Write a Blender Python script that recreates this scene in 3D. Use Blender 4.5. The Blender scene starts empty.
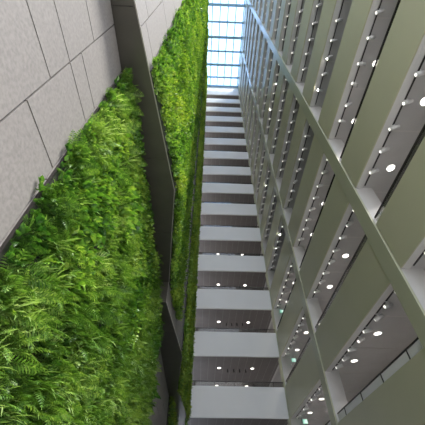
import bpy, bmesh, math
import numpy as np
from mathutils import Vector, Matrix

scn = bpy.context.scene
COL = scn.collection
EYE = 1.6                                   # camera height above the atrium floor
XR, YF = 5.94, 23.50                        # right facade plane, end facade plane
XL, XRID, XVAL = -1.704, -0.852, -1.244     # lower stone wall, ridges and valleys of the folded upper wall
STOREY = 4.0
def ZB(k): return 5.697 + EYE + STOREY * k  # underside of the parapet of level k
def ZT(k): return 7.604 + EYE + STOREY * k  # top of the parapet of level k
ROOF = 66.0 + EYE
NLEV = 15
COLS = [(-0.885, -0.235), (7.25, 7.90), (15.39, 16.04), (23.40, 24.05)]
rng = np.random.default_rng(7)

# ------------------------------------------------------------------ materials
def mat(name):
    m = bpy.data.materials.new(name); m.use_nodes = True
    return m, m.node_tree, m.node_tree.nodes['Principled BSDF']
def plain(name, col, rough=0.5, metal=0.0, spec=0.5, noise=0.0, scale=8.0, bump=0.0, coat=0.0):
    m, nt, b = mat(name)
    b.inputs['Roughness'].default_value = rough
    b.inputs['Metallic'].default_value = metal
    b.inputs['Specular IOR Level'].default_value = spec
    b.inputs['Coat Weight'].default_value = coat
    b.inputs['Coat Roughness'].default_value = 0.08
    b.inputs['Base Color'].default_value = (*col, 1)
    if noise or bump:
        tc = nt.nodes.new('ShaderNodeTexCoord')
        n = nt.nodes.new('ShaderNodeTexNoise'); n.inputs['Scale'].default_value = scale
        n.inputs['Detail'].default_value = 6
        nt.links.new(tc.outputs['Object'], n.inputs['Vector'])
        if noise:
            r = nt.nodes.new('ShaderNodeValToRGB')
            r.color_ramp.elements[0].position = 0.3; r.color_ramp.elements[1].position = 0.7
            r.color_ramp.elements[0].color = (*[c * (1 - noise) for c in col], 1)
            r.color_ramp.elements[1].color = (*[min(1, c * (1 + noise)) for c in col], 1)
            nt.links.new(n.outputs['Fac'], r.inputs['Fac']); nt.links.new(r.outputs['Color'], b.inputs['Base Color'])
        if bump:
            bp = nt.nodes.new('ShaderNodeBump'); bp.inputs['Strength'].default_value = bump
            bp.inputs['Distance'].default_value = 0.01
            nt.links.new(n.outputs['Fac'], bp.inputs['Height']); nt.links.new(bp.outputs['Normal'], b.inputs['Normal'])
    return m
def emit(name, col, power):
    m, nt, b = mat(name)
    b.inputs['Base Color'].default_value = (0.8, 0.8, 0.8, 1)
    b.inputs['Emission Color'].default_value = (*col, 1)
    b.inputs['Emission Strength'].default_value = power
    return m
def glass(name, tint, gloss=0.08, rough=0.02):
    m = bpy.data.materials.new(name); m.use_nodes = True; nt = m.node_tree
    nt.nodes.clear()
    out = nt.nodes.new('ShaderNodeOutputMaterial'); mix = nt.nodes.new('ShaderNodeMixShader')
    tr = nt.nodes.new('ShaderNodeBsdfTransparent'); tr.inputs[0].default_value = (*tint, 1)
    gl = nt.nodes.new('ShaderNodeBsdfGlossy'); gl.inputs['Roughness'].default_value = rough
    lw = nt.nodes.new('ShaderNodeLayerWeight'); lw.inputs['Blend'].default_value = 0.25
    mp = nt.nodes.new('ShaderNodeMath'); mp.operation = 'MULTIPLY_ADD'; mp.inputs[1].default_value = 0.6; mp.inputs[2].default_value = gloss
    nt.links.new(lw.outputs['Fresnel'], mp.inputs[0]); nt.links.new(mp.outputs[0], mix.inputs[0])
    nt.links.new(tr.outputs[0], mix.inputs[1]); nt.links.new(gl.outputs[0], mix.inputs[2])
    nt.links.new(mix.outputs[0], out.inputs['Surface'])
    return m
def leafmat(name, dark, mid, light, transl=0.4, rough=0.42):
    m = bpy.data.materials.new(name); m.use_nodes = True; nt = m.node_tree; nt.nodes.clear()
    out = nt.nodes.new('ShaderNodeOutputMaterial'); mix = nt.nodes.new('ShaderNodeMixShader')
    b = nt.nodes.new('ShaderNodeBsdfPrincipled'); b.inputs['Roughness'].default_value = rough
    b.inputs['Specular IOR Level'].default_value = 0.45
    t = nt.nodes.new('ShaderNodeBsdfTranslucent'); mix.inputs[0].default_value = transl
    at = nt.nodes.new('ShaderNodeAttribute'); at.attribute_name = 'tone'
    r = nt.nodes.new('ShaderNodeValToRGB'); e = r.color_ramp.elements
    e[0].position = 0.0; e[0].color = (*dark, 1); e[1].position = 1.0; e[1].color = (*light, 1)
    x = e.new(0.5); x.color = (*mid, 1)
    nt.links.new(at.outputs['Fac'], r.inputs['Fac'])
    br = nt.nodes.new('ShaderNodeMixRGB'); br.blend_type = 'MULTIPLY'; br.inputs[0].default_value = 1.0
    br.inputs[2].default_value = (1.0, 1.05, 0.45, 1)
    nt.links.new(r.outputs['Color'], b.inputs['Base Color']); nt.links.new(r.outputs['Color'], br.inputs[1])
    nt.links.new(br.outputs[0], t.inputs['Color'])
    nt.links.new(b.outputs[0], mix.inputs[1]); nt.links.new(t.outputs[0], mix.inputs[2])
    nt.links.new(mix.outputs[0], out.inputs['Surface'])
    return m

M = {}
M['stone'] = plain('grey_stone', (0.150, 0.139, 0.134), 0.7, noise=0.16, scale=26.0, bump=0.12)
M['joint'] = plain('dark_joint', (0.03, 0.03, 0.03), 0.9)
M['bronze'] = plain('dark_bronze_metal', (0.075, 0.07, 0.06), 0.30, metal=0.5, noise=0.08, scale=3)
M['bronze_edge'] = plain('pale_metal_edge', (0.30, 0.28, 0.26), 0.4, metal=0.5)
M['olive'] = plain('olive_panel', (0.43, 0.425, 0.285), 0.42, noise=0.03, scale=0.6, coat=0.12)
M['olive_col'] = plain('olive_pier', (0.38, 0.385, 0.265), 0.30, coat=0.25)
M['white'] = plain('white_panel', (0.66, 0.655, 0.65), 0.42, noise=0.02, scale=0.7)
M['reveal'] = plain('white_reveal', (0.48, 0.475, 0.47), 0.5)
M['strip'] = plain('pale_soffit_strip', (0.60, 0.59, 0.58), 0.5)
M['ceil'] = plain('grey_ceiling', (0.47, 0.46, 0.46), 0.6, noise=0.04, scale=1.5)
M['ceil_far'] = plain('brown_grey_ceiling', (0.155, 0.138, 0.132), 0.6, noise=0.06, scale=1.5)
M['seam'] = plain('ceiling_seam', (0.52, 0.50, 0.49), 0.6)
M['slab'] = plain('slab_edge', (0.32, 0.31, 0.30), 0.7)
M['floor'] = plain('pale_stone_floor', (0.50, 0.48, 0.45), 0.5, noise=0.06, scale=1.0)
M['dark'] = plain('dark_metal', (0.025, 0.022, 0.02), 0.4, metal=0.3)
M['lamp_body'] = plain('pale_grey_lamp', (0.62, 0.62, 0.62), 0.4)
M['ring'] = plain('white_ring', (0.75, 0.75, 0.75), 0.4)
M['lens'] = emit('spot_lens', (1.0, 0.93, 0.84), 0.9)
M['lens_bright'] = emit('spot_lens_bright', (1.0, 0.93, 0.82), 30.0)
M['diffuser'] = emit('downlight_diffuser', (1.0, 0.93, 0.86), 1.5)
M['beam'] = plain('haze_blue_beam', (0.34, 0.58, 0.90), 0.45)  # blue of haze and glare put into the beams' base colour
M['glass'] = glass('rooflight_glass', (0.95, 0.98, 1.0), 0.03)
M['bal_glass'] = glass('balustrade_glass', (0.80, 0.80, 0.78), 0.01)
M['frosted'] = plain('frosted_pale_glass', (0.74, 0.74, 0.73), 0.35)
M['felt'] = plain('planting_felt', (0.018, 0.024, 0.012), 0.95)
M['sign_green'] = emit('sign_green', (0.0, 0.62, 0.36), .25)
M['sign_white'] = emit('sign_white', (0.85, 1.0, 0.95), .3)
M['fern'] = leafmat('fern_leaf', (0.030, 0.085, 0.012), (0.10, 0.205, 0.032), (0.29, 0.41, 0.09), 0.38)
M['broad'] = leafmat('broad_leaf', (0.025, 0.085, 0.014), (0.105, 0.23, 0.032), (0.30, 0.43, 0.07), 0.35, 0.3)
M['trail'] = leafmat('trailing_leaf', (0.04, 0.10, 0.014), (0.12, 0.23, 0.024), (0.32, 0.41, 0.06), 0.4)
M['spray'] = leafmat('pale_spray', (0.09, 0.17, 0.04), (0.21, 0.33, 0.09), (0.42, 0.53, 0.24), 0.4)

# ------------------------------------------------------------------ mesh helpers
def link(o, parent=None):
    COL.objects.link(o)
    if parent is not None: o.parent = parent
    return o
class MB:
    def __init__(s): s.v = []; s.f = []; s.mi = []
    def quad(s, a, b, c, d, m=0):
        n = len(s.v); s.v += [tuple(a), tuple(b), tuple(c), tuple(d)]; s.f.append((n, n+1, n+2, n+3)); s.mi.append(m)
    def poly(s, pts, m=0):
        n = len(s.v); s.v += [tuple(p) for p in pts]; s.f.append(tuple(range(n, n+len(pts)))); s.mi.append(m)
    def box(s, x0, x1, y0, y1, z0, z1, m=0):
        s.obox((x0, y0, z0), (x1-x0, 0, 0), (0, y1-y0, 0), (0, 0, z1-z0), m)
    def obox(s, o, a, b, c, m=0):
        o, a, b, c = map(Vector, (o, a, b, c)); n = len(s.v)
        s.v += [tuple(p) for p in (o, o+a, o+a+b, o+b, o+c, o+a+c, o+a+b+c, o+b+c)]
        F = [(0,3,2,1), (4,5,6,7), (0,1,5,4), (1,2,6,5), (2,3,7,6), (3,0,4,7)]
        if a.cross(b).dot(c) < 0: F = [f[::-1] for f in F]
        s.f += [tuple(n+i for i in f) for f in F]; s.mi += [m]*6
    def tube(s, p0, p1, r0, r1=None, n=12, m=0, caps=True):
        r1 = r0 if r1 is None else r1
        p0, p1 = Vector(p0), Vector(p1); ax = (p1-p0).normalized()
        u = ax.orthogonal().normalized(); w = ax.cross(u); k = len(s.v)
        for p, r in ((p0, r0), (p1, r1)):
            for i in range(n):
                a = 2*math.pi*i/n; s.v.append(tuple(p + (u*math.cos(a) + w*math.sin(a))*r))
        for i in range(n):
            j = (i+1) % n; s.f.append((k+i, k+j, k+n+j, k+n+i)); s.mi.append(m)
        if caps:
            s.f.append(tuple(k+i for i in range(n))[::-1]); s.f.append(tuple(k+n+i for i in range(n))); s.mi += [m, m]
    def build(s, name, mats, parent=None, bevel=0.0, smooth=False):
        me = bpy.data.meshes.new(name); me.from_pydata(s.v, [], s.f)
        for m in (mats if isinstance(mats, (list, tuple)) else [mats]): me.materials.append(m)
        me.polygons.foreach_set('material_index', s.mi)
        if smooth: me.polygons.foreach_set('use_smooth', [len(f) == 4 for f in s.f])
        me.update()
        o = link(bpy.data.objects.new(name, me), parent)
        if bevel:
            b = o.modifiers.new('bevel', 'BEVEL'); b.width = bevel; b.segments = 2; b.limit_method = 'ANGLE'
        return o
def empty(name, loc=(0, 0, 0)):
    o = link(bpy.data.objects.new(name, None)); o.location = loc; o.empty_display_size = 0.2
    return o
def tag(o, label=None, cat=None, group=None, kind=None):
    if label: o['label'] = label
    if cat: o['category'] = cat
    if group: o['group'] = group
    if kind: o['kind'] = kind
    return o
def copy_tree(o, parent=None):
    c = o.copy(); link(c, parent)
    for ch in list(o.children):
        d = copy_tree(ch, c); d.matrix_parent_inverse = ch.matrix_parent_inverse.copy()
    return c
ORD = ['lowest', 'second', 'third', 'fourth', 'fifth', 'sixth', 'seventh', 'eighth', 'ninth', 'tenth', 'eleventh', 'twelfth', 'thirteenth', 'fourteenth', 'fifteenth', 'sixteenth', 'seventeenth']
BAYS = [(COLS[0][1], COLS[1][0], 'near bay'), (COLS[1][1], COLS[2][0], 'middle bay'), (COLS[2][1], COLS[3][0], 'far bay beside the end wall')]

# ------------------------------------------------------------------ setting: floor and galleries
mb = MB(); mb.box(-40, 40, -45, 45, -0.25, 0.0)
tag(mb.build('floor', M['floor']), kind='structure')

wr = tag(empty('wall_right', (XR, 0, 0)), kind='structure')
def pw(o, p):                                # keep world position under an Empty at p
    o.parent = p; o.location = tuple(-c for c in p.location); return o
G = 0.035
ALLBAYS = [(b[0], b[1]) for b in BAYS]
Y0 = COLS[0][0]
mb = MB(); mb.box(XR, XR+0.18, Y0, COLS[3][0], 0, ZB(-1)-0.0)
pw(mb.build('base_wall', M['olive']), wr)
for k in range(-1, NLEV):
    for (a, b) in ALLBAYS:
        mb = MB(); zt = ZT(k) if k < NLEV-1 else ROOF
        mb.box(XR, XR+0.05, a+G, b-G, ZB(k), zt); mb.box(XR+0.055, XR+0.16, a+G, b-G, ZB(k)+.004, zt-.01, 1)
        pw(mb.build('parapet_panel', [M['olive'], M['strip']], bevel=0.006), wr)
for (a, b) in COLS:
    mb = MB(); mb.box(XR-0.05, XR+0.03, a, b, 0, ROOF)
    o = pw(mb.build('pier_face', M['olive_col'], bevel=0.01), wr)
    mb = MB(); mb.box(XR+0.03, XR+0.72, a, b, 0, ROOF)
    pw(mb.build('pier', M['reveal']), wr)

wf = tag(empty('wall_far', (2, YF, 0)), kind='structure')
mb = MB(); mb.box(XL-1.0, XR-0.05, YF, YF+0.18, 0, ZB(-1)); pw(mb.build('base_wall', M['white']), wf)
for k in range(-1, NLEV):
    mb = MB(); mb.box(XL-1.0, XR-0.05, YF, YF+0.16, ZB(k), ZT(k) if k < NLEV-1 else ROOF)
    pw(mb.build('parapet_panel', M['white'], bevel=0.012), wf)

for k in range(-1, NLEV):
    zb = ZB(k)
    root = tag(empty('ceiling', (7, 10, zb)), kind='structure')
    # right gallery: pale strip at the edge, track slot, ceiling, light seams
    mb = MB(); mb.box(XR+0.16, XR+0.30, Y0, 33, zb, zb+0.5); pw(mb.build('soffit_strip', M['strip']), root)
    mb = MB(); mb.box(XR+0.30, 13.0, Y0, 33, zb+0.06, zb+0.62); pw(mb.build('gallery_slab', M['ceil']), root)
    mb = MB()
    y = -8.9 + 0.6
    ys = [10.15 + 2.7*i for i in range(-4, 9)]
    for y in ys: mb.box(XR+0.34, 12.9, y-0.018, y+0.018, zb+0.052, zb+0.07)
    pw(mb.build('seam', M['seam']), root)
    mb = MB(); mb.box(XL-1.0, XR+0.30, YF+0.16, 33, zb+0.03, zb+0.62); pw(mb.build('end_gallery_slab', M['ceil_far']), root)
    mb = MB()
    for x in np.arange(XL-0.8, XR, 0.6): mb.box(x-0.008, x+0.008, YF+0.2, 32.9, zb+0.024, zb+0.04)
    pw(mb.build('seam', M['slab']), root)
mb = MB(); mb.box(12.4, 12.6, Y0, 33, 0, ROOF); tag(mb.build('wall_gallery', M['white']), kind='structure')
mb = MB(); mb.box(XR+.72, 12.6, Y0-.15, Y0, 0, ROOF); tag(mb.build('gallery_sun_block', M['white']), kind='structure')  # unseen end panel, added to keep direct sun out of the galleries
mb = MB(); mb.box(XL-1.0, 12.4, 32.6, 32.8, 0, ROOF); tag(mb.build('wall_gallery_end', M['white']), kind='structure')

# ------------------------------------------------------------------ rooflight
win = tag(empty('window_1', (2, 10, ROOF)), kind='structure')
BY = [8.88 - 2.58*i for i in range(7, 0, -1)] + [8.88, 11.55, 14.10, 16.55, 19.05, 21.5, 23.35]
for i, y in enumerate(BY):
    deep = (i % 2 == 1)
    mb = MB(); mb.box(XL-1.0, XR+0.3, y-(0.23 if deep else 0.16), y+(0.23 if deep else 0.16), ROOF-0.1, ROOF+(0.5 if deep else 0.4))
    pw(mb.build('beam', M['beam']), win)
for x in [XR - 0.15 - 1.45*i for i in range(6)]:
    mb = MB(); mb.box(x-0.08, x+0.08, -9, YF+0.2, ROOF+0.25, ROOF+0.42); pw(mb.build('glazing_bar', M['beam']), win)
mb = MB(); mb.box(XL-1.0, XR+0.3, -9, YF+0.3, ROOF+0.43, ROOF+0.46); pw(mb.build('glazing', M['glass']), win)
mb = MB(); mb.box(XR, 13, Y0-.15, 33, ROOF, ROOF+0.4); mb.box(XL-2, XR, YF+0.02, 33, ROOF, ROOF+0.4)
tag(mb.build('roof', M['slab']), kind='structure')

# ------------------------------------------------------------------ folded left wall in stone
FOLD = [(-8.9, -1.33), (0.75, -1.33), (4.82, XRID), (8.90, XVAL), (12.95, XRID), (17.03, XVAL), (21.1, XRID), (YF, XRID-0.23)]
def xu(y):
    for (y0, x0), (y1, x1) in zip(FOLD, FOLD[1:]):
        if y0 <= y <= y1: return x0 + (x1-x0)*(y-y0)/(y1-y0)
    return FOLD[-1][1]
wl = tag(empty('wall_left', (XL, 5, 0)), kind='structure')
S1, S2, S3 = 6.13+EYE, 5.35+EYE, 5.35+EYE         # underside heights of the overhanging upper wall
mb = MB(); mb.box(XL-0.4, XL-0.04, -8.9, YF, 0, S2-.01); mb.box(XL-0.4, XL-0.04, -8.9, 8.9, S2-.01, S1-.002); pw(mb.build('backing', M['joint']), wl)
def slabs(cols, mb, xf, gap=0.011, th=0.04):
    for (y0, y1, zs) in cols:
        for z0, z1 in zip(zs, zs[1:]):
            a = Vector((xf(y0), y0, 0)); b = Vector((xf(y1), y1, 0)); t = (b-a).normalized(); n = Vector((-t.y, t.x, 0))
            if n.x > 0: n = -n
            o = a + t*gap + Vector((0, 0, z0+gap))
            mb.obox(o, (b-a) - t*2*gap, n*th, (0, 0, z1-z0-2*gap))
r = EYE
mb = MB()
slabs([(-8.9, -6.0, [0, 1.2, 2.4, 3.5, 4.6, 5.7, 6.8, S1-.03]), (-6.0, -3.4, [0, .6, 1.8, 2.9, 4.1, 5.2, 6.3, S1-.03]),
       (-3.4, -1.2, [0, 1.0, 2.1, 3.1, 4.3, 5.4, 6.6, S1-.03]),
       (-1.2, 1.17, [0, .9, 2.0, 2.6+r-.9, 3.34+r, 3.92+r, 4.91+r, S1-.03]),
       (1.17, 1.94, [0, .7, 1.9, 2.78+r, 3.92+r, 4.34+r, S1-.03]),
       (1.94, 4.2, [0, .9, 2.0, 3.1, 4.2, 5.3, 6.4, S1-.03]), (4.2, 6.5, [0, .7, 1.8, 2.9, 4.4, 5.5, 6.6, S1-.03]),
       (6.5, 9.0, [0, .9, 2.0, 3.1, 4.2, 5.3, 6.4, S2-.03]), (9.0, 11.6, [0, .7, 1.8, 2.9, 4.4, 5.5, S2-.03]),
       (11.6, 13.4, [0, 1.2, 2.6, 3.5, 5.4, S2-.03]), (13.4, 15.6, [0, 1.0, 2.2, 4.2, 5.2, S2-.03]), (15.6, 18.1, [0, .9, 2.9, 4.8, 5.9, S2-.03]),
       (18.1, 20.6, [0, 1.2, 2.4, 3.7, 5.1, S2-.03]), (20.6, YF-.02, [0, .8, 2.2, 3.3, 4.7, S2-.03])], mb, lambda y: XL)
pw(mb.build('lower_stone', M['stone']), wl)
def stack(z0, hs):
    zs = [z0]; i = 0
    while zs[-1] < ROOF-2.2: zs.append(zs[-1] + hs[i % len(hs)]); i += 1
    return zs + [ROOF]
mb = MB()
ucols = [(-8.9, -6, stack(S1, [1.1, 1.9])), (-6, -3, stack(S1, [1.9, 1.4])), (-3, -1, stack(S1, [1.3, 2.0])), (-1, .75, stack(S1, [1.2, 1.9, 1.6])),
         (.75, 1.22, [S1, 7.1+r, 8.9+r, 10.4+r, 13.76+r, 13.86+r] + stack(15.4+r, [1.9, 1.3])),
         (1.22, 1.92, [S1, 6.75+r, 9.35+r, 11.6+r, 13.76+r, 13.86+r] + stack(16.0+r, [1.5, 2.1]))]
yy = [1.92, 4.82, 6.9, 8.9]
for a, b in zip(yy, yy[1:]): ucols.append((a, b, stack(S1, [2.4, 1.8])))
for a, b in zip([8.9, 11.05, 11.85, 12.95, 15, 17.03, 19, 21.1], [11.05, 11.85, 12.95, 15, 17.03, 19, 21.1, YF-.02]): ucols.append((a, b, stack(S2, [1.7, 1.2, 2.2])))
slabs(ucols, mb, xu)
pw(mb.build('upper_stone', M['stone']), wl)
mb = MB()
for (y0, x0), (y1, x1) in zip(FOLD, FOLD[1:]):
    z0 = S1 if y1 <= 8.95 else S2
    mb.obox((x0-.04, y0, z0+.02), (x1-x0, y1-y0, 0), (-0.25, 0, 0), (0, 0, ROOF-z0-.02))
mb.box(XL-.45, XVAL-.3, 8.6, 8.9, S2, S1+.3)
pw(mb.build('backing', M['joint']), wl)
# dark metal undersides of the overhang, with seams and a thin pale lip along the fold
def soffit(name, ys, z, seams):
    mb = MB(); lip = MB()
    for y0, y1 in zip(ys, ys[1:]):
        x0, x1 = xu(y0), xu(y1)
        cuts = [y0] + [s for s in seams if y0 < s < y1] + [y1]
        for c0, c1 in zip(cuts, cuts[1:]):
            c0g = c0 + (0.006 if c0 in seams else 0); c1g = c1 - (0.006 if c1 in seams else 0)
            P = [(XL-.3, c0g), (xu(c0g), c0g), (xu(c1g), c1g), (XL-.3, c1g)]
            mb.poly([(x, y, z) for x, y in P][::-1]); mb.poly([(x, y, z+.02) for x, y in P])
            for (xa, ya), (xb, yb) in zip(P, P[1:]+P[:1]): mb.quad((xa, ya, z), (xb, yb, z), (xb, yb, z+.02), (xa, ya, z+.02))
        lip.obox((x0, y0, z-.012), (x1-x0, y1-y0, 0), (.02, 0, 0), (0, 0, .045))
    o = mb.build(name, M['bronze']); tag(o, kind='structure')
    bk = MB()
    for y0, y1 in zip(ys, ys[1:]): bk.poly([(XL-.02, y0, z+.03), (xu(y0), y0, z+.03), (xu(y1), y1, z+.03), (XL-.02, y1, z+.03)][::-1])
    bk.build('backing', M['joint'], o)
    lip.build('edge_lip', M['bronze_edge'], o)
soffit('trim_1', [-8.9, .75, 4.82, 8.9], S1, [-5.5, -2.2, .9, 3.9, 6.4])
soffit('trim_2', [8.9, 12.95, 17.03, 21.1, YF-.02], S2, [11, 14.3, 17.9])
mb = MB(); mb.box(XL, XVAL, 8.88, 8.9, S2, S1); tag(mb.build('trim_3', M['bronze']), kind='structure')

# ------------------------------------------------------------------ foliage
def nrm(v): return v/np.linalg.norm(v, axis=-1, keepdims=True)
def arc(L, th0, droop, az, n):
    s = np.linspace(0, 1, n+1); th = th0 - droop*s
    ds = L/n; x = np.concatenate([[0], np.cumsum(np.cos(th[:-1])*ds)]); z = np.concatenate([[0], np.cumsum(np.sin(th[:-1])*ds)])
    p = np.stack([x*math.cos(az), x*math.sin(az), z], 1)
    t = np.gradient(p, axis=0); t = nrm(t)
    side = np.tile(np.array([-math.sin(az), math.cos(az), 0.0]), (n+1, 1))
    return p, t, side
def frond(rg, L, th0, droop, az, pairs, wid=0.27, tw=0.0):
    p, t, sd = arc(L, th0, droop, az, pairs)
    up = np.cross(t, sd); Q = []
    sd = sd*math.cos(tw) + up*math.sin(tw); up = np.cross(t, sd)
    for i in range(1, pairs+1):
        f = i/pairs; l = L*wid*(math.sin(math.pi*min(1, f*0.93+0.07))**0.7)*(1-0.35*f) + 0.006
        w = L/pairs*0.62
        for sg in (-1, 1):
            d = nrm(sd[i]*sg*0.9 + t[i]*0.42 - up[i]*0.15*rg.random())
            b = p[i]; m = b + d*l*0.45; e = b + d*l - up[i]*l*0.12
            Q.append([b - t[i]*w*0.3, m - t[i]*w*0.55, e, m + t[i]*w*0.55])
    for i in range(pairs):
        Q.append([p[i]-sd[i]*.003, p[i]+sd[i]*.003, p[i+1]+sd[i+1]*.002, p[i+1]-sd[i+1]*.002])
    return Q
def blade(rg, base, L, W, th0, droop, az, st=(0, .3, .65, 1), ws=(.22, 1, .8, .03), fold=.25, tw=0.0):
    n = len(st)-1; th = th0; pts = [np.array(base, float)]; T = []
    for i in range(n):
        tt = th0 - droop*st[i]; d = np.array([math.cos(tt)*math.cos(az), math.cos(tt)*math.sin(az), math.sin(tt)]); T.append(d)
        pts.append(pts[-1] + d*L*(st[i+1]-st[i]))
    T.append(T[-1]); sd = np.array([-math.sin(az), math.cos(az), 0.]); Q = []
    for sg in (-1, 1):
        E = []
        for i in range(n+1):
            up = np.cross(T[i], sd); s2 = sd*math.cos(tw)+up*math.sin(tw); u2 = np.cross(T[i], s2)
            E.append(pts[i] + (s2*sg + u2*fold)*W*.5*ws[i])
        for i in range(n): Q.append([pts[i], pts[i+1], E[i+1], E[i]] if sg > 0 else [pts[i], E[i], E[i+1], pts[i+1]])
    return Q
def T_fern(rg, pairs, nf):
    Q = []
    for i in range(nf):
        Q += frond(rg, rg.uniform(.20, .38), rg.uniform(.1, 1.25), rg.uniform(.7, 1.9), rg.uniform(-1.35, 1.35), pairs, rg.uniform(.2, .3), rg.uniform(-.5, .5))
    return np.array(Q)
def T_spray(rg, n, seg=4):
    Q = []
    for i in range(n):
        L = rg.uniform(.16, .33); az = rg.uniform(-1.3, 1.3)
        st = tuple(np.linspace(0, 1, seg+1)); ws = tuple([.5]+[1.]*(seg-1)+[.1])
        Q += blade(rg, (0, 0, 0), L, rg.uniform(.010, .018), rg.uniform(.3, 1.4), rg.uniform(.6, 2.0), az, st, ws, .1)
    return np.array(Q)
def T_broad(rg, n, Lr=(.08, .15), st=(0, .3, .65, 1), ws=(.22, 1, .8, .03)):
    Q = []
    for i in range(n):
        az = rg.uniform(-1.4, 1.4); out = rg.uniform(.03, .17)
        th = rg.uniform(-.5, 1.2); b = np.array([math.cos(az)*math.cos(th), math.sin(az)*math.cos(th), math.sin(th)])*out
        L = rg.uniform(*Lr)
        Q += blade(rg, b, L, L*rg.uniform(.45, .68), rg.uniform(-.5, .9), rg.uniform(.3, 1.4), az+rg.uniform(-.5, .5), st, ws, rg.uniform(.05, .4), rg.uniform(-.6, .6))
    return np.array(Q)
TR = np.random.default_rng(11)
TM = {'fern': [T_fern(TR, 13, 6) for _ in range(6)], 'fern_low': [T_fern(TR, 7, 5) for _ in range(6)],
      'spray': [T_spray(TR, 10) for _ in range(5)], 'spray_low': [T_spray(TR, 7, 2) for _ in range(5)],
      'broad': [T_broad(TR, 11) for _ in range(6)], 'big': [T_broad(TR, 7, (.14, .26)) for _ in range(5)],
      'trail': [T_broad(TR, 16, (.05, .09)) for _ in range(6)],
      'low': [T_broad(TR, 9, (.09, .17), (0, .45, 1), (.3, 1, .05)) for _ in range(8)]}
def noise2(u, v, s, seed):
    g = np.random.default_rng(seed); out = 0
    for i in range(5):
        a = g.uniform(0, 2*math.pi); f = s*g.uniform(.6, 1.7); ph = g.uniform(0, 6.28)
        out = out + np.sin((u*math.cos(a) + v*math.sin(a))*f + ph)
    return out/2.2
def bake(name, kinds, mats, inst, parent):
    """inst: list of (template, position, normal, size, roll, tone) baked into one leafy mesh"""
    V = []; TN = []
    for T, P, N, S, R, O in inst:
        k = len(P)
        if not k: continue
        n = N; up = np.tile([0., 0., 1.], (k, 1)); u = np.cross(up, n)
        c, s = np.cos(R)[:, None], np.sin(R)[:, None]
        u2 = u*c + up*s; w2 = -u*s + up*c
        B = np.stack([n, u2, w2], 1)                 # rows: local x, y, z axes
        q = T.reshape(-1, 3)
        pts = np.einsum('vi,kij->kvj', q, B)*S[:, None, None] + P[:, None, :]
        nq = len(T)
        tn = np.clip(O[:, None] + rng.normal(0, .17, (k, nq)), 0, 1)
        V.append(pts.reshape(-1, 3)); TN.append(np.repeat(tn.reshape(-1), 4))
    V = np.concatenate(V); TN = np.concatenate(TN); nv = len(V); nf = nv//4
    me = bpy.data.meshes.new(name)
    me.vertices.add(nv); me.vertices.foreach_set('co', V.astype(np.float32).ravel())
    me.loops.add(nv); me.loops.foreach_set('vertex_index', np.arange(nv, dtype=np.int32))
    me.polygons.add(nf); me.polygons.foreach_set('loop_start', np.arange(0, nv, 4, dtype=np.int32))
    me.update(calc_edges=True)
    at = me.attributes.new('tone', 'FLOAT', 'POINT'); at.data.foreach_set('value', TN.astype(np.float32))
    me.materials.append(mats)
    o = link(bpy.data.objects.new(name, me), parent)
    o['kind'] = 'stuff'
    print('FOLIAGE', name, nf)
    return o
def scatter(y0, y1, z0, z1, xf, dens, inset=-.03):
    area = (y1-y0)*(z1-z0); n = max(1, int(area*dens))
    Y = rng.uniform(y0+inset, y1+.03, n); Z = rng.uniform(z0, z1, n)
    Y = np.minimum(Y, YF-.03); X = np.array([xf(y) for y in Y]); e = 1e-3
    X2 = np.array([xf(min(y+e, YF)) for y in Y]); N = nrm(np.stack([np.full(n, e), -(X2-X), np.zeros(n)], 1))
    P = np.stack([X, Y, Z], 1)
    return P, N
def split(P, N, T, size, tone, depth):
    g = rng.integers(0, len(T), len(P)); out = []
    for i, t in enumerate(T):
        m = g == i; k = m.sum()
        out.append((t, P[m] + N[m]*rng.uniform(0, depth, (k, 1)), N[m], size[m]*rng.uniform(.75, 1.25, k), rng.normal(0, .35, k), np.clip(tone[m] + rng.normal(0, .12, k), 0, 1)))
    return out
def dist(P): return np.linalg.norm(P - np.array([0, 0, EYE]), axis=1)
def felt(root, y0, y1, z0, z1, xf):
    mb = MB(); ys = [y0] + [f[0] for f in FOLD if y0 < f[0] < y1] + [y1]
    for a, b in zip(ys, ys[1:]):
        mb.obox((xf(a+1e-4), a, z0), (xf(b-1e-4)-xf(a+1e-4), b-a, 0), (.03, 0, 0), (0, 0, z1-z0))
    pw(mb.build('planting_felt', M['felt']), root)
    mb = MB()
    for y in (y0-.012, y1):
        mb.box(xf(y), xf(y)+.035, y, y+.012, z0, z1)
    pw(mb.build('edging', M['dark']), root)

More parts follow.
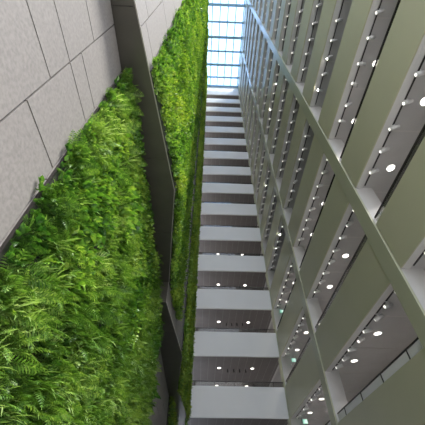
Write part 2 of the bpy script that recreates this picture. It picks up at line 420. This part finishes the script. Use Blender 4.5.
def living_wall(label, y0, y1, z0, z1, xf, near, drop=None):
    root = tag(empty('living_wall', (xf(y0), y0, z0)), label, 'green wall')
    felt(root, y0, y1, z0, z1, xf)
    off = root.location
    def emitp(name, key, inst): 
        o = bake(name, key, M[key], inst, root); o.location = tuple(-c for c in off)
    ins = {'fern_fronds': [], 'broad_leaves': [], 'trailing_leaves': [], 'pale_sprays': []}
    # bands of height / distance: density falls and clump size grows slowly with distance
    bands = near
    for (za, zb_, dens, size, lod) in bands:
        P, N = scatter(y0, y1, za, zb_, xf, dens, .07 if lod == 0 else -.03)
        if drop: P, N = (np.concatenate(q) for q in zip((P, N), scatter(*drop, xf, dens)))
        drop = None
        if lod:
            keep = (np.abs(P[:, 1]-4.82) > .10) & (np.abs(P[:, 1]-8.9) > .12); P, N = P[keep], N[keep]
        d = dist(P); n1 = noise2(P[:, 1], P[:, 2], 2.2, 3); n2 = noise2(P[:, 1], P[:, 2], 1.3, 5); n3 = noise2(P[:, 1], P[:, 2], 3.5, 9)
        sz = np.full(len(P), size)
        tone = .42 + .19*n3 + .1*n2
        if lod == 0:
            # lower panel: ferns and fine sprays, broad leaves in drifts near its top
            hz = np.clip((P[:, 2]-4.4)/2.2, -1, 1)
            fb = ((n1*.45 + hz*.75) > .42) & (P[:, 1] > y0 + .55 + .25*n2)
            bg = (n2 > .95) & ~fb
            sp = rng.random(len(P)) < .5
            a = fb; ins['broad_leaves'] += split(P[a], N[a], TM['broad'], sz[a], tone[a]+.06, .09)
            a = bg; ins['broad_leaves'] += split(P[a], N[a], TM['big'], sz[a], tone[a]-.1, .08)
            a = ~bg & (~fb | (rng.random(len(P)) < .2)); ins['fern_fronds'] += split(P[a], N[a], TM['fern'], sz[a], tone[a], .07)
            a = sp & ~fb; ins['pale_sprays'] += split(P[a], N[a], TM['spray'], sz[a], tone[a], .07)
            Q, NQ = scatter(y0, y1, za, zb_, xf, dens*.6); t2 = .3 + .15*noise2(Q[:, 1], Q[:, 2], 3.5, 9)
            ins['broad_leaves'] += split(Q, NQ, TM['broad'], np.full(len(Q), size*.8), t2, .02)
        elif lod == 1:
            fb = n1 > -.1; fe = rng.random(len(P)) < np.where(P[:, 1] < y0 + .7, .9, .3)
            fb &= P[:, 1] > y0 + .4
            a = fb; ins['trailing_leaves'] += split(P[a], N[a], TM['trail'], sz[a]*1.15, tone[a]-.02, .1)
            a = ~fb; ins['broad_leaves'] += split(P[a], N[a], TM['broad'], sz[a], tone[a], .08)
            a = fe; ins['fern_fronds'] += split(P[a], N[a], TM['fern_low'], sz[a]*.8, tone[a], .06)
        else:
            far = .34 if y0 > 12 else -.02  # farther panels: lighter leaf colour stands in for missing sunlight
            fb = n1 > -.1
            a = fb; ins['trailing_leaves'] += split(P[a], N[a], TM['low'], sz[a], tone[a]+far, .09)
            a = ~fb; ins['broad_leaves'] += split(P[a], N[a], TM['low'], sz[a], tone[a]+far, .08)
            a = rng.random(len(P)) < .3; ins['pale_sprays'] += split(P[a], N[a], TM['spray_low'], sz[a], tone[a], .05)
    for nm, key in (('fern_fronds', 'fern'), ('broad_leaves', 'broad'), ('trailing_leaves', 'trail'), ('pale_sprays', 'spray')):
        if ins[nm]: emitp(nm, key, ins[nm])
    return root
flat = lambda y: XL
living_wall('large dense fern panel filling the lower stone wall, nearest and at lower left', 1.97, 10.6, .3, S1-.04, flat, [(.3, S1-.13, 54, .98, 0)])
living_wall('tall planted strip wrapping the first fold above the dark metal underside', 1.94, 10.95, S1+.02, ROOF-.4, xu,
            [(S1-.02, 14, 60, .9, 1), (14, 24, 46, .95, 1), (24, 40, 38, 1.05, 2), (40, ROOF-.5, 30, 1.15, 2)], (9.0, 10.9, S2+.4, S1))
living_wall('narrow planted strip on the farther folds, beside the white end wall', 12.62, YF-.05, S2+.02, ROOF-.4, xu,
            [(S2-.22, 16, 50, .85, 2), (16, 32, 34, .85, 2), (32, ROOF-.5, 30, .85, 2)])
living_wall('small shaded planting under the far dark metal underside, low beside bare stone', 18.12, YF-.05, .3, S2-.04, flat, [(.3, S2-.1, 40, 1.0, 2)])

# ------------------------------------------------------------------ downlights
def make_downlight(rad=.145):
    root = empty('downlight')
    mb = MB(); n = 24
    for i in range(n):
        a, b = 2*math.pi*i/n, 2*math.pi*(i+1)/n
        ca, sa, cb, sb = math.cos(a), math.sin(a), math.cos(b), math.sin(b); R1 = rad+.028
        mb.quad((R1*ca, R1*sa, -.014), (R1*cb, R1*sb, -.014), (rad*cb, rad*sb, -.014), (rad*ca, rad*sa, -.014))
        mb.quad((R1*ca, R1*sa, 0), (R1*cb, R1*sb, 0), (R1*cb, R1*sb, -.014), (R1*ca, R1*sa, -.014))
        mb.quad((rad*ca, rad*sa, -.014), (rad*cb, rad*sb, -.014), (rad*cb, rad*sb, 0), (rad*ca, rad*sa, 0))
    mb.build('trim_ring', M['ring'], root)
    mb = MB(); mb.poly([(rad*math.cos(2*math.pi*i/n), rad*math.sin(2*math.pi*i/n), -.008) for i in range(n)][::-1])
    mb.build('diffuser', M['diffuser'], root)
    return root
dl = None
def put_downlight(x, y, z, label, group):
    global dl
    if dl is None: dl = make_downlight(); o = dl
    else: o = copy_tree(dl)
    o.location = (x, y, z); tag(o, label, 'ceiling light', group)
    l = bpy.data.lights.get('downlight_lamp')
    if l is None:
        l = bpy.data.lights.new('downlight_lamp', 'SPOT'); l.energy = 60; l.spot_size = math.radians(100); l.spot_blend = 1.0; l.shadow_soft_size = .03; l.color = (1, .93, .86)
    q = link(bpy.data.objects.new('downlight_lamp', l), o); q.location = (0, 0, -.05)
for k in range(3):
    for bi, ys in enumerate([(3.68, 6.27), (11.5, 14.18), (19.6, 22.3)]):
        for j, y in enumerate(ys):
            put_downlight(7.0, y, ZB(k)+.06, 'round downlight in %s gallery ceiling of olive facade, %s, %s the end wall' %
                          (ORD[k], ['near bay', 'middle bay', 'far bay'][bi], ['farther from', 'closer to'][j]), 'downlights in the side galleries')
    put_downlight(6.98, 25.0, ZB(k)+.06, 'round downlight in %s gallery ceiling, at the corner past the last pier' % ORD[k], 'downlights in the side galleries')
for k in range(1, 6):
    for j, x in enumerate((1.40, 4.10)):
        put_downlight(x, 25.88, ZB(k)+.03, 'round downlight in %s end gallery ceiling up, %s of its front pair' % (ORD[k], ['left', 'right'][j]), 'downlights in the end galleries')
for j, x in enumerate((1.38, 4.08)):
    put_downlight(x, 29.9, ZB(1)+.03, 'round downlight deep in second end gallery, just above the dark handrail, %s one' % ['left', 'right'][j], 'downlights in the end galleries')

# small black spotlights between the pairs of downlights
sp0 = None
for k in range(1, 5):
    for j, x in enumerate((2.1, 2.6, 3.08, 3.58)):
        if sp0 is None:
            sp0 = empty('black_spotlight')
            mb = MB(); mb.tube((0, 0, 0), (0, 0, -.03), .05, n=16); mb.build('mounting_plate', M['dark'], sp0, smooth=True)
            mb = MB(); mb.tube((0, 0, -.03), (0, 0, -.07), .012, n=8); mb.tube((0, .02, -.07), (0, -.05, -.24), .048, .055, n=16); mb.build('lamp_body', M['dark'], sp0, smooth=True)
            o = sp0
        else: o = copy_tree(sp0)
        o.location = (x, 26.1, ZB(k)+.03)
        tag(o, 'small black ceiling spotlight in %s end gallery up, %s of four from left' % (ORD[k], ['first', 'second', 'third', 'fourth'][j]), 'spotlight', 'black spotlights in the end galleries')

# ------------------------------------------------------------------ track lights under the gallery edges
def make_head(parent, bright):
    h = empty('spotlight_head'); h.parent = parent
    c = Vector((-.10, 0, -.21)); ax = Vector((-.86, .10, -.28)).normalized()
    mb = MB()
    mb.tube((0, 0, -.03), (0, 0, -.14), .011, n=8)                       # stem
    mb.box(-.05, .05, -.022, .022, -.05, -.03)                           # adapter
    a = Vector((0, 0, -.19)) - ax*.17; b = Vector((0, 0, -.19)) + ax*.15
    mb.tube(a, b, .066, .072, n=16); mb.tube(b, b+ax*.012, .076, .076, n=16)
    mb.box(-.012, .012, -.086, -.078, -.21, -.10); mb.box(-.012, .012, .078, .086, -.21, -.10); mb.box(-.012, .012, -.086, .086, -.115, -.10)
    o = mb.build('lamp_body', M['lamp_body'], h, smooth=True)
    mb = MB(); u = ax.orthogonal().normalized(); w = ax.cross(u); p = b+ax*.014
    mb.poly([p + (u*math.cos(t)+w*math.sin(t))*.044 for t in np.linspace(0, 2*math.pi, 14, endpoint=False)])
    mb.build('lens', M['lens_bright' if bright else 'lens'], h)
    return h
HX = 6.17
body_me = {}
def make_track(bay, k):
    a, b, nm = BAYS[bay]
    y0, y1 = a+.12, b-.12
    t = empty('track_light', (HX+.15, (y0+y1)/2, ZB(k)+.06))
    L = (y1-y0)/2
    mb = MB(); mb.box(-.02, .02, -L, L, -.035, 0); mb.build('rail', M['dark'], t)
    ys = [COLS[bay][1] + .35 + .88*i for i in range(8)]
    for i, y in enumerate(ys):
        bright = (bay, k, i) in BRIGHT
        key = ('b' if bright else 'n')
        if key not in body_me:
            h = make_head(t, bright); body_me[key] = h
        else:
            h = copy_tree(body_me[key], t)
        h.location = (0, y + rng.uniform(-.06, .06) - (y0+y1)/2, 0)
        h.rotation_euler = (0, rng.normal(0, .08), rng.normal(0, .22))
    tag(t, 'track of pale spotlights under %s gallery edge of olive facade, %s' % (ORD[k], nm.replace('far bay beside the end wall', 'bay by end wall')), 'track light', 'spotlight tracks along the olive facade')
BRIGHT = {(0, 3, 5), (2, 3, 2), (2, 3, 4), (0, 3, 7), (1, 6, 2), (1, 6, 5), (2, 5, 3)}
for k in range(0, 13):
    for bay in range(3): make_track(bay, k)

# ------------------------------------------------------------------ handrails over glass
def balustrade(x0, y0, x1, y1, z, n, label, group, gm='bal_glass'):
    t = empty('balustrade', (x0, y0, z)); d = Vector((x1-x0, y1-y0, 0)); L = d.length; d.normalize(); s = Vector((-d.y, d.x, 0))
    mb = MB(); mb.obox(-s*.03 + Vector((0, 0, .32)), d*L, s*.06, (0, 0, .045)); mb.build('handrail', M['dark'], t, bevel=.006)
    mb = MB(); mb.obox(-s*.006 + Vector((0, 0, .0)), d*L, s*.012, (0, 0, .318)); mb.build('glass_panel', M[gm], t)
    for i in range(n):
        p = d*(L*(i+.5)/n); mb = MB(); mb.obox(p - d*.018 + s*.008, d*.036, s*.022, (0, 0, .33)); mb.build('post', M['dark'], t)
    tag(t, label, 'balustrade', group)
for k in (-1, 0, 1):
    for bi, (a, b, nm) in enumerate(BAYS):
        balustrade(XR+.12, a+.02, XR+.12, b-.02, ZT(k), 4 if k < 0 else 0, 'dark handrail over glass on %s olive parapet, %s' % (ORD[k+1], nm), 'handrails on the olive parapets', 'frosted' if k < 0 else 'bal_glass')
for k in range(-1, 12):
    balustrade(XL-.9, YF+.12, XR-.06, YF+.12, ZT(k), 6, 'dark handrail over glass on %s white end wall parapet' % ORD[k+1], 'handrails on the white parapets')

# ------------------------------------------------------------------ exit signs
sg0 = None
for k, (x, y) in enumerate([(6.72, 22.75), (6.86, 23.2), (6.62, 23.2)]):
    if sg0 is None:
        sg0 = empty('exit_sign')
        mb = MB(); mb.box(-.15, .15, -.02, .02, -.50, -.26); mb.build('sign_case', M['sign_green'], sg0)
        mb = MB()
        for x_ in (-.11, .11): mb.tube((x_, 0, -.26), (x_, 0, 0), .006, n=8)
        mb.build('hanger', M['lamp_body'], sg0)
        mb = MB(); Y = -.0215
        mb.box(.02, .12, Y, Y+.001, -.475, -.285)                                      # doorway
        mb.poly([(-.015+.022*math.cos(q), Y, -.305+.022*math.sin(q)) for q in np.linspace(0, 2*math.pi, 10, endpoint=False)])   # runner: head
        mb.poly([(-.03, Y, -.33), (-.055, Y, -.40), (-.025, Y, -.405), (-.002, Y, -.33)])
        mb.poly([(-.05, Y, -.39), (-.115, Y, -.43), (-.105, Y, -.45), (-.03, Y, -.405)])
        mb.poly([(-.045, Y, -.40), (-.01, Y, -.425), (-.02, Y, -.475), (.0, Y, -.475), (.012, Y, -.42), (-.02, Y, -.39)])
        mb.poly([(-.03, Y, -.335), (-.085, Y, -.35), (-.09, Y, -.385), (-.075, Y, -.385), (-.07, Y, -.362), (-.03, Y, -.355)])
        mb.build('running_figure', M['sign_white'], sg0)
        o = sg0
    else: o = copy_tree(sg0)
    o.location = (x, y, ZB(k)+.06)
    tag(o, 'small green exit sign hanging in %s gallery beside the corner with the end wall' % ORD[k], 'exit sign', 'exit signs in the side galleries')

# ------------------------------------------------------------------ light
w = bpy.data.worlds.new('sky'); scn.world = w; w.use_nodes = True; nt = w.node_tree
bg = nt.nodes['Background']
tc = nt.nodes.new('ShaderNodeTexCoord'); nz = nt.nodes.new('ShaderNodeTexNoise'); nz.inputs['Scale'].default_value = 3.0; nz.inputs['Detail'].default_value = 5
rp = nt.nodes.new('ShaderNodeValToRGB'); rp.color_ramp.elements[0].position = .38; rp.color_ramp.elements[1].position = .62
rp.color_ramp.elements[0].color = (.80, .91, 1.0, 1); rp.color_ramp.elements[1].color = (1.0, 1.0, 1.0, 1)
nt.links.new(tc.outputs['Generated'], nz.inputs['Vector']); nt.links.new(nz.outputs['Fac'], rp.inputs['Fac'])
sx = nt.nodes.new('ShaderNodeSeparateXYZ'); nt.links.new(tc.outputs['Generated'], sx.inputs[0])
hz = nt.nodes.new('ShaderNodeValToRGB'); hz.color_ramp.elements[0].position = .15; hz.color_ramp.elements[0].color = (1.4, 1.32, 1.24, 1)
hz.color_ramp.elements[1].position = .85; hz.color_ramp.elements[1].color = (.60, .82, 1.22, 1)
nt.links.new(sx.outputs['Z'], hz.inputs['Fac'])
mx = nt.nodes.new('ShaderNodeMixRGB'); mx.blend_type = 'MULTIPLY'; mx.inputs[0].default_value = 1.0
nt.links.new(rp.outputs['Color'], mx.inputs[1]); nt.links.new(hz.outputs['Color'], mx.inputs[2])
nt.links.new(mx.outputs[0], bg.inputs['Color']); bg.inputs['Strength'].default_value = 1.1
s = bpy.data.lights.new('sun', 'SUN'); s.energy = 3.6; s.angle = math.radians(14); s.color = (1.0, .96, .88)
so = link(bpy.data.objects.new('sun', s))
so.rotation_euler = Vector((.46, -.52, .95)).to_track_quat('Z', 'Y').to_euler(); so.location = (15, -20, 40)

# ------------------------------------------------------------------ camera
f_px = 302.095; p, yaw, roll = math.radians(47.787), math.radians(1.676), math.radians(.435)
F = Vector((math.sin(yaw)*math.cos(p), math.cos(yaw)*math.cos(p), math.sin(p))); R = Vector((math.cos(yaw), -math.sin(yaw), 0)); U = R.cross(F)
R2 = R*math.cos(roll) + U*math.sin(roll); U2 = -R*math.sin(roll) + U*math.cos(roll)
cam = bpy.data.cameras.new('camera'); co = link(bpy.data.objects.new('camera', cam))
co.matrix_world = Matrix(((R2.x, U2.x, -F.x, 0), (R2.y, U2.y, -F.y, 0), (R2.z, U2.z, -F.z, EYE), (0, 0, 0, 1)))
cam.sensor_fit = 'HORIZONTAL'; cam.sensor_width = 36; cam.lens = 36*f_px/425; cam.clip_start = .05; cam.clip_end = 500
scn.camera = co
scn.view_settings.view_transform = 'Standard'; scn.view_settings.look = 'None'
scn.view_settings.exposure = 1.5; scn.view_settings.gamma = 1.0; scn.view_settings.use_curve_mapping = False
scn.cycles.max_bounces = 10; scn.cycles.diffuse_bounces = 6; scn.cycles.transparent_max_bounces = 12
scn.cycles.use_denoising = True
scn.cycles.sample_clamp_indirect = 8.0
